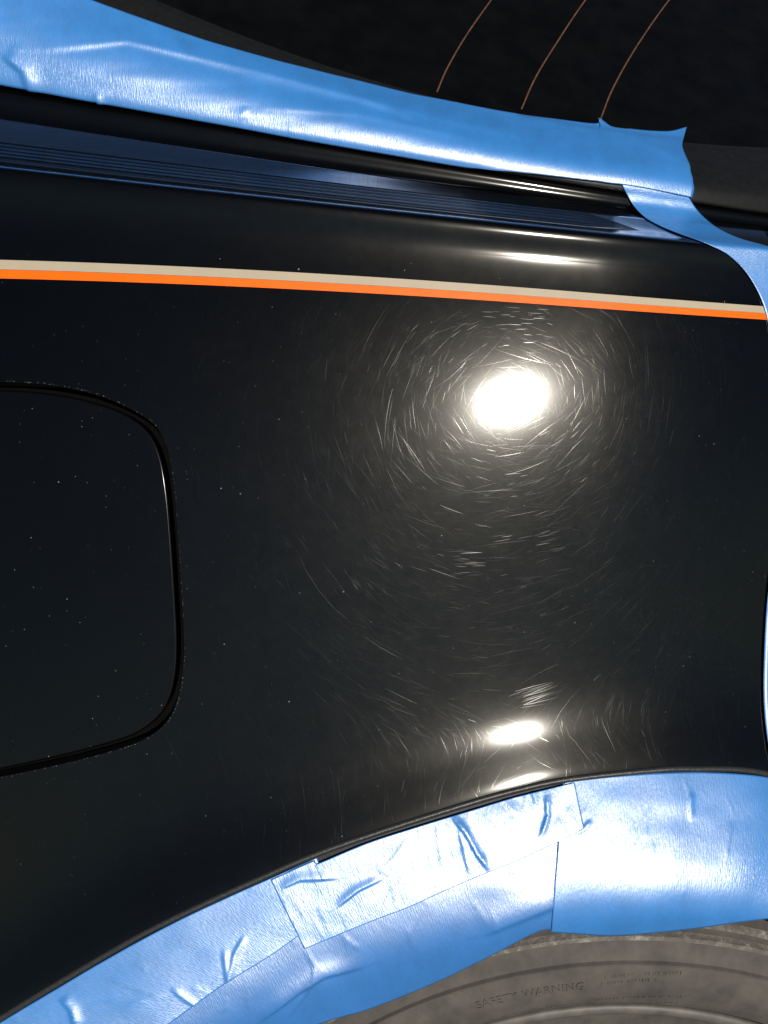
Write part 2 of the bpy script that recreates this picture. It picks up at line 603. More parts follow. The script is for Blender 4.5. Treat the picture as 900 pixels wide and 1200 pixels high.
# --- ribbed belt strip lying on the ledge, pointed at its rear end
def belt_strip():
    n = 240
    x_end = 0.128
    x = np.concatenate([np.linspace(X0, x_end - 0.03, n - 40), np.linspace(x_end - 0.03, x_end, 41)[1:]])
    n = len(x)
    prof = [(240.5, 0.0), (240.2, 0.0006)]
    for k in range(5):
        qa = 239.5 - k * 3.4
        prof += [(qa, 0.00068), (qa - 1.6, 0.00072), (qa - 2.6, 0.00068), (qa - 3.0, 0.0006)]
    prof += [(222.3, 0.0006), (222.0, 0.0)]
    V = []
    tip_q = 238.0
    for q, lift in prof:
        w = np.clip((x_end - x) / 0.028, 0, 1)
        qq = tip_q + (q - tip_q) * w
        s = np.interp(-qq, -bQ, bS)
        V.append(P(x, s) + PN(x, s, 0.0002) * (0.0001 + lift * np.clip(w * 3, 0, 1)[:, None]))
    # added metal sheet over the painted ledge, strengthening its blue reflection
    xc = np.linspace(X0, 0.20, 220)
    qc = np.concatenate([[206.6], np.linspace(207, 246.5, 40), [247.0]])
    C_ = []
    for k, q in enumerate(qc):
        s = np.full(len(xc), np.interp(-q, -bQ, bS))
        C_.append(P(xc, s) + PN(xc, s, 0.0002) * (0.0 if k in (0, len(qc) - 1) else 0.00008))
    part('ledge_reflector', np.vstack(C_), [f[::-1] for f in grid_faces(len(qc), len(xc))], MAT['reflector'])
    part('belt_strip', np.vstack(V), [f[::-1] for f in grid_faces(len(prof), n)], MAT['belt'])
belt_strip()

# --- window surround moulding and glass above the body
i178 = int(np.argmin(np.abs(bQ - 178)))
M_PY = [60, 105, 140, 152, 160, 168, 174, 176.5, 178, 179]
M_PH = [62, 60, 52, 40, 24, 15, 8, -15, -50, -60]
mS, mY, mZ, mQ = march(bY[i178] - 0.0022, bZ[i178] - 0.0004, 178.6, lambda q: smooth_interp(M_PY, M_PH, q), 98)
def loft(S, Y, Z, Q, n_s, n_x, name, mat, extra=None, kind=None, sample=None):
    if sample is None:
        sample = np.linspace(0, S[-1], n_s)
    x = np.linspace(X0, X1, n_x)
    gx, gs = np.meshgrid(x, sample)
    gx, gs = gx.ravel(), gs.ravel()
    def pt(x, s):
        q = np.interp(s, S, Q)
        z = np.interp(s, S, Z) + shear(x, q)
        return np.stack([x, np.interp(s, S, Y) + plan(x, z), z], -1)
    v = pt(gx, gs)
    e = 0.0003
    n = np.cross(pt(gx + e, gs) - pt(gx - e, gs), pt(gx, np.clip(gs + e, 0, S[-1])) - pt(gx, np.clip(gs - e, 0, S[-1])))
    n /= np.linalg.norm(n, axis=1, keepdims=True)
    F = grid_faces(len(sample), n_x)
    o = part(name, v, F, mat, normals=n)
    BVH_V.append(v); BVH_F.append(F)
    return o
_xm = np.linspace(X0, X1, 60)
_im = int(np.argmin(np.abs(mQ - 177.2)))
_zm = mZ[_im] + shear(_xm, np.full(60, mQ[_im]))
MOULD_LINE = project(np.stack([_xm, mY[_im] + plan(_xm, _zm), _zm], 1))
moulding = loft(mS, mY, mZ, mQ, 90, 140, 'window_moulding', MAT['moulding'])

def glass_material():
    M = Mat('tinted_window_glass')
    nz = M.noise(60, 3)
    rp = M.ramp(nz.outputs['Fac'], [(0.3, g3(0.0015)), (0.7, g3(0.0028))])
    M.link(rp.outputs['Color'], M.bsdf.inputs['Base Color'])
    M.set(Roughness=0.02, Specular_IOR_Level=0.07)
    return M.m
def frit_material():
    M = rubber_material('glass_frit', (0.012, 0.012, 0.012), 0.5, 400, 0.02)
    return M
iq = int(np.argmin(np.abs(mQ - 103)))
gS, gY, gZ, gQ = march(mY[iq] + 0.0012, mZ[iq] - 0.002, 104.5, lambda q: 50.0, -330, ds=0.0004, smax=0.4)
glass = loft(gS, gY, gZ, gQ, 60, 90, 'rear_window_glass', glass_material())

# ------------------------------------------------------------------ raycasting helper for things stuck on the body
def make_bvh(vs, fs):
    V, F, o = [], [], 0
    for v, f in zip(vs, fs):
        V += [tuple(map(float, p)) for p in v]
        F += [tuple(int(i) + o for i in q) for q in f]
        o += len(v)
    return BVHTree.FromPolygons(V, F)

def cast(bvh, px, py):
    d = Vector(ray(px, py))
    h = bvh.ray_cast(Vector(CAM), d)
    if h[0] is None:
        return None
    n = h[1]
    if n.dot(d) > 0:
        n = -n
    return np.array(h[0]), np.array(n)

BODY = make_bvh(BVH_V, BVH_F)

# defroster wires on the glass
def wire(pxs, idx):
    M = MAT.get('wire')
    if M is None:
        mm = Mat('copper_defroster_line')
        nz = mm.noise(300, 3)
        rp = mm.ramp(nz.outputs['Fac'], [(0.3, (0.05, 0.02, 0.010)), (0.7, (0.10, 0.045, 0.022))])
        mm.link(rp.outputs['Color'], mm.bsdf.inputs['Base Color'])
        mm.set(Roughness=0.5)
        M = MAT['wire'] = mm.m
    pl = catmull(pxs, 60)
    V, F = [], []
    pts = []
    for p in pl:
        h = cast(BODY, *p)
        if h is not None:
            pts.append(h)
    for i, (p, n) in enumerate(pts):
        a_ = pts[max(i - 1, 0)][0]; b_ = pts[min(i + 1, len(pts) - 1)][0]
        t = (b_ - a_) / np.linalg.norm(b_ - a_)
        sd_ = np.cross(n, t)
        w = 0.00042
        V += [p + sd_ * w, p + n * 0.00012 + sd_ * w * 0.7, p + n * 0.00012 - sd_ * w * 0.7, p - sd_ * w]
    o = part('defroster_line', V, grid_faces(len(pts), 4), M, parent=glass)
    return o
wire([(512, 108), (524, 80), (546, 42), (574, 2), (612, -50), (665, -115)], 0)
wire([(611, 128), (628, 90), (655, 46), (686, 0), (730, -56), (790, -125)], 1)
wire([(703, 142), (718, 104), (745, 56), (784, 0), (832, -58), (898, -130)], 2)

# ------------------------------------------------------------------ arch flare, edge trim, wheel well
EN = len(ARCH)
tan = np.gradient(AX, axis=0)
tan /= np.linalg.norm(tan, axis=1, keepdims=True)
RIN = np.stack([tan[:, 1], -tan[:, 0]], 1)              # towards the wheel, in x z
K_Q = np.array([0, 3, 8, 20, 36, 50, 60, 70, 85, 120]) * 1e-3
K_PH = np.array([28, 37, 36.5, 35, 31.5, 23, 9, -6, -12, -14])
def flare_section(q_end, n, start_in=0.0006):
    qv = np.linspace(0, q_end, 600)
    ph = np.radians(smooth_interp(K_Q, K_PH, qv))
    r = np.concatenate([[0], np.cumsum(np.cos(ph[:-1]) * np.diff(qv))]) + 0.0012
    y = -np.concatenate([[0], np.cumsum(np.sin(ph[:-1]) * np.diff(qv))]) + start_in
    t = np.linspace(0, q_end, n)
    return t, np.interp(t, qv, r), np.interp(t, qv, y)
def sweep(rr, yy, bulge=False):
    V = []
    k_ = np.clip(1 + 2.5 * (ARCH[:, 0] - 0.06), 0.75, 1.5) if bulge else 1.0
    for r, y in zip(rr, yy):
        y = y * k_
        V.append(np.stack([ARCH[:, 0] + RIN[:, 0] * r, ARCH[:, 1] + y, ARCH[:, 2] + RIN[:, 1] * r], 1))
    return np.vstack(V)
t_, rr, yy = flare_section(0.064, 60)
rr2 = np.concatenate([rr, [rr[-1] + 0.001, rr[-1] + 0.001, rr[-1] - 0.002]])
yy2 = np.concatenate([yy, [yy[-1] + 0.003, yy[-1] + 0.02, yy[-1] + 0.03]])
FV = sweep(rr2, yy2, True)
part('arch_flare', FV, grid_faces(len(rr2), EN), MAT['moulding'])
# virtual surface that the tape follows (goes on below the flare's lip)
t_, rr, yy = flare_section(0.118, 110)
DRAPE = make_bvh([sweep(rr, yy, True)], [grid_faces(len(rr), EN)])
# edge trim bead
ang = np.linspace(0, 2 * math.pi, 11)
part('arch_trim', sweep(0.0009 + 0.0016 * np.cos(ang), -0.0003 + 0.0016 * np.sin(ang)), grid_faces(11, EN), MAT['trim'])
# wheel well liner
part('wheel_liner', sweep([0.03, 0.032, 0.035, 0.035], [0.004, 0.03, 0.12, 0.34]), grid_faces(4, EN), MAT['liner'])

# ------------------------------------------------------------------ tyre
def tyre():
    # placed so that its shoulder rib is seen at the photograph's height
    cx, cy = 0.148, 0.118
    Rt = 0.312
    d = ray(742, 1096)
    t = (0.022 - CAM[1]) / d[1]
    p = CAM + t * d
    cz = p[2] - 0.296
    cx = p[0]
    M = Mat('dusty_tyre_rubber')
    nz = M.noise(55, 6, 0.62)
    nz2 = M.noise(700, 3, 0.7)
    rp = M.ramp(nz.outputs['Fac'], [(0.28, (0.036, 0.033, 0.030)), (0.72, (0.074, 0.066, 0.057))])
    M.link(rp.outputs['Color'], M.bsdf.inputs['Base Color'])
    M.set(Roughness=0.78, Specular_IOR_Level=0.3)
    b = M.bump(nz2.outputs['Fac'], 0.18, 0.0003)
    M.link(b.outputs[0], M.bsdf.inputs['Normal'])
    MAT['tyre'] = M.m
    # cross-section (radius, depth) outer side first; depth measured from the sidewall's widest plane
    sec = [(0.2335, 0.016), (0.236, 0.012), (0.2385, 0.0105), (0.2395, 0.0085), (0.241, 0.0065), (0.2425, 0.0055), (0.248, 0.0032), (0.255, 0.0010),
           (0.262, 0.0), (0.270, 0.0006), (0.2785, 0.0028), (0.2793, 0.0014), (0.2807, 0.0014), (0.2815, 0.0038), (0.288, 0.0062), (0.2935, 0.0100),
           (0.2943, 0.0076), (0.2968, 0.0086), (0.2978, 0.0128), (0.3002, 0.0165), (0.3012, 0.0140), (0.3032, 0.0158), (0.3038, 0.0185), (0.3070, 0.0250), (0.3100, 0.0340),
           (0.3118, 0.0450), (0.3120, 0.0520), (0.3060, 0.0530), (0.3060, 0.0590), (0.3122, 0.0600), (0.3125, 0.100), (0.3122, 0.140), (0.3100, 0.166), (0.300, 0.188), (0.27, 0.20), (0.236, 0.19)]
    na = 360
    V = []
    for k in range(na):
        a = 2 * math.pi * k / na
        for r, dd in sec:
            V.append((cx + r * math.cos(a), 0.022 - 0.010 + dd, cz + r * math.sin(a)))
    m = len(sec)
    F = []
    for k in range(na):
        for j in range(m - 1):
            F.append((k * m + j, ((k + 1) % na) * m + j, ((k + 1) % na) * m + j + 1, k * m + j + 1))
    wheel = empty('wheel', (0, 0, 0))
    wheel.parent = car
    wheel.location = -Vector(car.location)
    wheel['label'] = 'dusty tyre under the taped wheel arch'
    t_o = part('tyre', V, F, MAT['tyre'], parent=wheel)
    me = t_o.data
    me.polygons.foreach_set('use_smooth', [True] * len(me.polygons))
    me.set_sharp_from_angle(angle=R(38))
    # scuffed crowns of the shoulder ribs
    Ms = Mat('scuffed_rubber')
    ns = Ms.noise(120, 6, 0.75)
    rs_ = Ms.ramp(ns.outputs['Fac'], [(0.44, (0.075, 0.068, 0.06)), (0.55, (0.11, 0.10, 0.088)), (0.70, (0.24, 0.22, 0.195))])
    Ms.link(rs_.outputs['Color'], Ms.bsdf.inputs['Base Color'])
    Ms.set(Roughness=0.85, Specular_IOR_Level=0.2)
    bs = Ms.bump(ns.outputs['Fac'], 0.8, 0.0015)
    Ms.link(bs.outputs[0], Ms.bsdf.inputs['Normal'])
    me.materials.append(Ms.m)
    scuff = {k for k in range(m - 1) if (0.2937 < (sec[k][0] + sec[k + 1][0]) / 2 < 0.2975) or (0.3008 < (sec[k][0] + sec[k + 1][0]) / 2 < 0.3036)}
    me.polygons.foreach_set('material_index', [1 if (i % (m - 1)) in scuff else 0 for i in range(len(me.polygons))])
    # moulded lettering on the sidewall
    def side_depth(r):
        rr_ = [q[0] for q in sec[:26]]; dd_ = [q[1] for q in sec[:26]]
        return 0.012 + float(np.interp(r, rr_, dd_))
    def polar(px, py):
        yp = 0.0125
        for _ in range(4):
            d_ = ray(px, py)
            p_ = CAM + d_ * ((yp - CAM[1]) / d_[1])
            r_ = math.hypot(p_[0] - cx, p_[2] - cz)
            yp = side_depth(r_)
        return r_, math.atan2(p_[2] - cz, p_[0] - cx)
    cu = bpy.data.curves.new('lettering', 'FONT')
    cu.body = 'SAFETY WARNING'
    cu.size = 0.0085
    cu.space_character = 1.12
    cu.extrude = 0.0006
    to = bpy.data.objects.new('lettering', cu)
    COL.objects.link(to)
    dg = bpy.context.evaluated_depsgraph_get()
    tm = bpy.data.meshes.new_from_object(to.evaluated_get(dg))
    bpy.data.objects.remove(to)
    co = np.zeros(len(tm.vertices) * 3); tm.vertices.foreach_get('co', co); co = co.reshape(-1, 3)
    ra, aa = polar(562, 1186); rb, ab = polar(684, 1154)
    r0 = (ra + rb) / 2
    w_ = co[:, 0].max()
    ang = aa + (ab - aa) * co[:, 0] / w_
    rad = r0 + co[:, 1]
    tv = np.stack([cx + rad * np.cos(ang), np.array([side_depth(q) for q in rad]) - 0.0001 - co[:, 2], cz + rad * np.sin(ang)], 1)
    tf = [tuple(p.vertices) for p in tm.polygons]
    part('sidewall_lettering', tv, tf, MAT['tyre'], parent=wheel, smooth=False)
    # rows of tiny moulded characters worn past reading: short raised strokes
    r = np.random.default_rng(21)
    mv, mf = [], []
    for px0, py0, px1, py1 in ((708, 1146, 800, 1140), (704, 1153, 772, 1148), (560, 1200, 690, 1176), (698, 1172, 800, 1168), (612, 1196, 700, 1181), (700, 1180, 796, 1175)):
        q0, a0 = polar(px0, py0); q1, a1 = polar(px1, py1)
        n_ = int(abs(a1 - a0) * q0 / 0.0021)
        for k in range(n_):
            if r.random() < 0.14:
                continue
            for _ in range(2):
                a = a0 + (a1 - a0) * (k + r.uniform(0, 0.6)) / n_
                q = q0 + (q1 - q0) * k / n_
                h_ = r.uniform(0.0006, 0.0013); w2 = r.uniform(0.00018, 0.0004)
                b_ = len(mv)
                for lift in (0.0, 0.0003):
                    for du, dv in ((-w2, -h_), (w2, -h_), (w2, h_), (-w2, h_)):
                        q2 = q + dv; a2 = a + du / q
                        mv.append((cx + q2 * math.cos(a2), side_depth(q2) - lift, cz + q2 * math.sin(a2)))
                mf += [(b_ + 4, b_ + 5, b_ + 6, b_ + 7), (b_, b_ + 1, b_ + 5, b_ + 4), (b_ + 1, b_ + 2, b_ + 6, b_ + 5), (b_ + 2, b_ + 3, b_ + 7, b_ + 6), (b_ + 3, b_, b_ + 4, b_ + 7)]
    part('worn_small_print', mv, mf, MAT['tyre'], parent=wheel, smooth=False, kind='stuff')
    # rim
    Mr = Mat('brushed_alloy')
    nzr = Mr.noise(80, 4)
    rpr = Mr.ramp(nzr.outputs['Fac'], [(0.3, (0.05, 0.046, 0.04)), (0.7, (0.09, 0.082, 0.07))])
    Mr.link(rpr.outputs['Color'], Mr.bsdf.inputs['Base Color'])
    Mr.set(Metallic=0.0, Roughness=0.6)
    rs = [(0.2345, 0.0135), (0.2360, 0.0105), (0.2345, 0.0085), (0.2300, 0.0085), (0.2260, 0.011), (0.222, 0.02), (0.215, 0.045), (0.10, 0.040), (0.05, 0.02), (0.0, 0.02)]
    V, F = [], []
    na = 120
    for k in range(na):
        a = 2 * math.pi * k / na
        for r, dd in rs:
            V.append((cx + r * math.cos(a), 0.012 + dd, cz + r * math.sin(a)))
    m = len(rs)
    for k in range(na):
        for j in range(m - 1):
            F.append((k * m + j, ((k + 1) % na) * m + j, ((k + 1) % na) * m + j + 1, k * m + j + 1))
    part('rim', V, F, Mr.m, parent=wheel)
    return cx, cz, Rt, t_o, sec, wheel
TCX, TCZ, TR, TYRE, TSEC, WHEEL = tyre()

# ------------------------------------------------------------------ wash scratches and dust on the paint
def scratch_material():
    M = Mat('paint_scratch')
    at = M.node('ShaderNodeAttribute', attribute_name='across')
    st = M.node('ShaderNodeAttribute', attribute_name='depth')
    gl = M.node('ShaderNodeBsdfAnisotropic')
    gl.inputs['Roughness'].default_value = SCR_ROUGH
    gl.inputs['Anisotropy'].default_value = SCR_ANI
    M.link(at.outputs['Vector'], gl.inputs['Tangent'])
    mul = M.node('ShaderNodeVectorMath', operation='SCALE')
    mul.inputs[0].default_value = (0.025, 0.0245, 0.0233)
    M.link(st.outputs['Fac'], mul.inputs['Scale'])
    M.link(mul.outputs[0], gl.inputs['Color'])
    tr = M.node('ShaderNodeBsdfTransparent')
    ad = M.node('ShaderNodeAddShader')
    M.link(gl.outputs[0], ad.inputs[0]); M.link(tr.outputs[0], ad.inputs[1])
    M.link(ad.outputs[0], M.out.inputs['Surface'])
    return M.m
SCR_ROUGH, SCR_ANI = 0.152, -0.484

def scratches(n_wash):
    r = np.random.default_rng(5)
    s_top = float(np.interp(-350, -bQ, bS))
    V, F, A, D = [], [], [], []
    # loose wash marks in every direction, bunched in patches where a dirty cloth went round
    cx = r.uniform(-0.19, 0.20, 60); cs = r.uniform(-0.16, s_top, 60)
    xs_, ss_, an, ln, cu, dp, wd = [], [], [], [], [], [], []
    for _ in range(n_wash):
        if r.random() < 0.55:
            k = r.integers(60)
            x = cx[k] + r.normal(0, 0.016); s_ = cs[k] + r.normal(0, 0.013)
        else:
            x = r.uniform(-0.2, 0.2); s_ = r.uniform(-0.2, s_top)
        if r.random() > np.interp(x, [-0.2, -0.06, 0.0, 0.13, 0.2], [0.15, 0.3, 1.0, 1.0, 0.5]):
            continue
        if s_ > s_top or s_ < float(arch_s(np.array([x]))[0]) + 0.003:
            continue
        xs_.append(x); ss_.append(s_); an.append(r.uniform(0, math.pi)); ln.append(min(0.045, 0.003 + r.exponential(0.0085)))
        cu.append(r.normal(0, 9)); dp.append(min(3.0, 0.12 + r.exponential(0.45))); wd.append(r.uniform(0.00001, 0.00004))
    # a few bunched parallel rub marks
    for px, py, ang, cnt, spread, L in ((630, 812, 17, 26, 0.0022, 0.02), (545, 655, 3, 22, 0.0030, 0.012), (510, 700, 40, 10, 0.004, 0.006), (415, 675, -55, 16, 0.006, 0.008), (640, 640, 15, 22, 0.006, 0.012), (480, 760, 5, 14, 0.006, 0.008), (600, 378, 2, 40, 0.007, 0.008)):
        x0, s0 = xs_from_px(px, py)
        for _ in range(cnt):
            a = R(ang + r.normal(0, 4))
            xs_.append(x0 + r.normal(0, spread * 1.8)); ss_.append(s0 + r.normal(0, spread)); an.append(a); ln.append(L * r.uniform(0.3, 1)); cu.append(r.normal(0, 4)); dp.append(0.4 + r.exponential(0.7)); wd.append(r.uniform(0.00003, 0.00007))
    xs_, ss_, an, ln, cu, dp, wd = map(np.array, (xs_, ss_, an, ln, cu, dp, wd))
    NS = 5
    tt = np.linspace(-0.5, 0.5, NS)
    th = an[:, None] + cu[:, None] * tt[None] * ln[:, None]
    gx = xs_[:, None] + np.cos(an)[:, None] * tt * ln[:, None] - np.sin(an)[:, None] * cu[:, None] * (tt * ln[:, None]) ** 2 / 2
    gs = ss_[:, None] + np.sin(an)[:, None] * tt * ln[:, None] + np.cos(an)[:, None] * cu[:, None] * (tt * ln[:, None]) ** 2 / 2
    good = ~inside(LOOP_OUT, np.stack([gx[:, 0], gs[:, 0]], 1)) & ~inside(LOOP_OUT, np.stack([gx[:, -1], gs[:, -1]], 1)) & ~near_loop(LOOP_OUT, np.stack([xs_, ss_], 1), 0.006)
    gx, gs, th, dp, wd = gx[good], gs[good], th[good], dp[good], wd[good]
    pos = P(gx.ravel(), gs.ravel()).reshape(*gx.shape, 3)
    nor = PN(gx.ravel(), gs.ravel()).reshape(*gx.shape, 3)
    tanv = np.gradient(pos, axis=1)
    tanv /= np.linalg.norm(tanv, axis=2, keepdims=True)
    acr = np.cross(nor, tanv)
    w = (wd[:, None] * (1 - (2 * tt[None]) ** 2 * 0.85))[..., None]
    up_ = pos + nor * 0.00004
    VV = np.stack([up_ + acr * w, up_ - acr * w], 2)        # n, NS, 2, 3
    nS = len(gx)
    verts = VV.reshape(-1, 3)
    NN = np.repeat(nor[:, :, None, :], 2, 2).reshape(-1, 3)
    for i in range(nS):
        b0 = i * NS * 2
        for j in range(NS - 1):
            F.append((b0 + 2 * j, b0 + 2 * j + 1, b0 + 2 * j + 3, b0 + 2 * j + 2))
    o = part('wash_scratches', verts, F, scratch_material(), parent=panel, normals=NN, kind='stuff')
    at = o.data.attributes.new('across', 'FLOAT_VECTOR', 'POINT')
    at.data.foreach_set('vector', np.repeat(acr[:, :, None, :], 2, 2).reshape(-1).astype(np.float32))
    a2 = o.data.attributes.new('depth', 'FLOAT', 'POINT')
    a2.data.foreach_set('value', np.repeat(dp, NS * 2).astype(np.float32))
    return o
scratches(24000)

def dust(n):
    r = np.random.default_rng(9)
    M = Mat('dust_speck')
    nz = M.noise(900, 2)
    rp = M.ramp(nz.outputs['Fac'], [(0.3, (0.05, 0.05, 0.048)), (0.7, (0.22, 0.21, 0.19))])
    M.link(rp.outputs['Color'], M.bsdf.inputs['Base Color'])
    M.set(Roughness=0.9)
    x = r.uniform(-0.2, 0.2, n); s_ = r.uniform(-0.2, float(np.interp(-300, -bQ, bS)), n)
    rad = np.minimum(0.00045, 0.00006 + r.exponential(0.00006, n))
    k_ = r.integers(0, nL, 420)
    k_ = k_[(LOOP_OUT[k_, 0] > -0.2)]
    ex = LOOP_OUT[k_] + (LOOP_OUT[(k_ + 1) % nL] - LOOP_OUT[k_]) * r.random((len(k_), 1))
    out_ = ex - LOOP_OUT.mean(0); out_ /= np.linalg.norm(out_, axis=1, keepdims=True)
    ex = ex + out_ * np.abs(r.normal(0.0002, 0.0002, (len(k_), 1)))
    x = np.concatenate([x, ex[:, 0]]); s_ = np.concatenate([s_, ex[:, 1]]); rad = np.concatenate([rad, r.uniform(0.00005, 0.00018, len(k_))])
    okk = s_ > arch_s(x) + 0.002
    okk &= ~(inside(LOOP_OUT, np.stack([x, s_], 1)) & ~inside(LOOP_IN, np.stack([x, s_], 1)))
    x, s_, rad = x[okk], s_[okk], rad[okk]
    ind = inside(LOOP_IN, np.stack([x, s_], 1))
    p = P(x, s_); nn = PN(x, s_)
    p = p - nn * (0.0006 * ind)[:, None]
    t1 = np.cross(nn, np.array([0, 0, 1.0])); t1 /= np.linalg.norm(t1, axis=1, keepdims=True)
    t2 = np.cross(nn, t1)
    V, F = [], []
    for i in range(len(x)):
        b0 = len(V)
        a0 = r.uniform(0, 6.28)
        for k in range(6):
            a = a0 + k * math.pi / 3
            rr_ = rad[i] * r.uniform(0.6, 1.3)
            V.append(p[i] + t1[i] * rr_ * math.cos(a) + t2[i] * rr_ * math.sin(a))
        V.append(p[i] + nn[i] * rad[i] * 0.6)
        F += [(b0 + k, b0 + (k + 1) % 6, b0 + 6) for k in range(6)]
    part('dust_specks', V, F, M.m, parent=panel, kind='stuff')
dust(900)

# ------------------------------------------------------------------ ground under the wheel
def ground():
    M = Mat('asphalt')
    nz = M.noise(90, 6, 0.7)
    rp = M.ramp(nz.outputs['Fac'], [(0.3, g3(0.035)), (0.7, g3(0.065))])
    M.link(rp.outputs['Color'], M.bsdf.inputs['Base Color'])
    M.set(Roughness=0.9)
    b = M.bump(nz.outputs['Fac'], 0.5, 0.004)
    M.link(b.outputs[0], M.bsdf.inputs['Normal'])
    z = TCZ - TR - 0.0006
    S_ = 60
    o = mesh_obj('ground', [(-S_, -S_, z), (S_, -S_, z), (S_, S_, z), (-S_, S_, z)], [(0, 1, 2, 3)], M.m, smooth=False, kind='structure')
ground()

# ------------------------------------------------------------------ masking tape
def seg_dist(px, py, a, b):
    ax, ay = a; bx, by = b
    vx, vy = bx - ax, by - ay
    L2 = vx * vx + vy * vy
    t = np.clip(((px - ax) * vx + (py - ay) * vy) / L2, 0, 1)
    side = (vx * (py - ay) - vy * (px - ax)) / math.sqrt(L2)
    return np.hypot(px - ax - t * vx, py - ay - t * vy), t, side

def fold_height(px, py, folds):
    """raised creases: polyline in photo pixels, height in m, half width in px; steep on one side"""
    h = np.zeros_like(px)
    for pl, ht, w, steep in folds:
        best = None
        n = len(pl) - 1
        for i in range(n):
            d, t, side = seg_dist(px, py, pl[i], pl[i + 1])
            tt = (i + t) / n
            ww = np.where(side * np.sign(steep) > 0, np.maximum(w * abs(steep) * 0.5, 1.1), w * 1.6)
            v = ht * np.exp(-(d / ww) ** 2) * np.clip(np.sin(np.pi * np.clip(tt, 0.02, 0.98)) * 1.6, 0, 1)
            best = v if best is None else np.maximum(best, v)
        h = h + best
    return h

def vnoise(x, y, seed):
    """smooth value noise"""
    r = np.random.default_rng(seed)
    G = r.random((64, 64))
    xi = np.floor(x).astype(int); yi = np.floor(y).astype(int)
    fx = x - xi; fy = y - yi
    fx = fx * fx * (3 - 2 * fx); fy = fy * fy * (3 - 2 * fy)
    g = lambda i, j: G[i % 64, j % 64]
    return (g(xi, yi) * (1 - fx) * (1 - fy) + g(xi + 1, yi) * fx * (1 - fy) + g(xi, yi + 1) * (1 - fx) * fy + g(xi + 1, yi + 1) * fx * fy) - 0.5

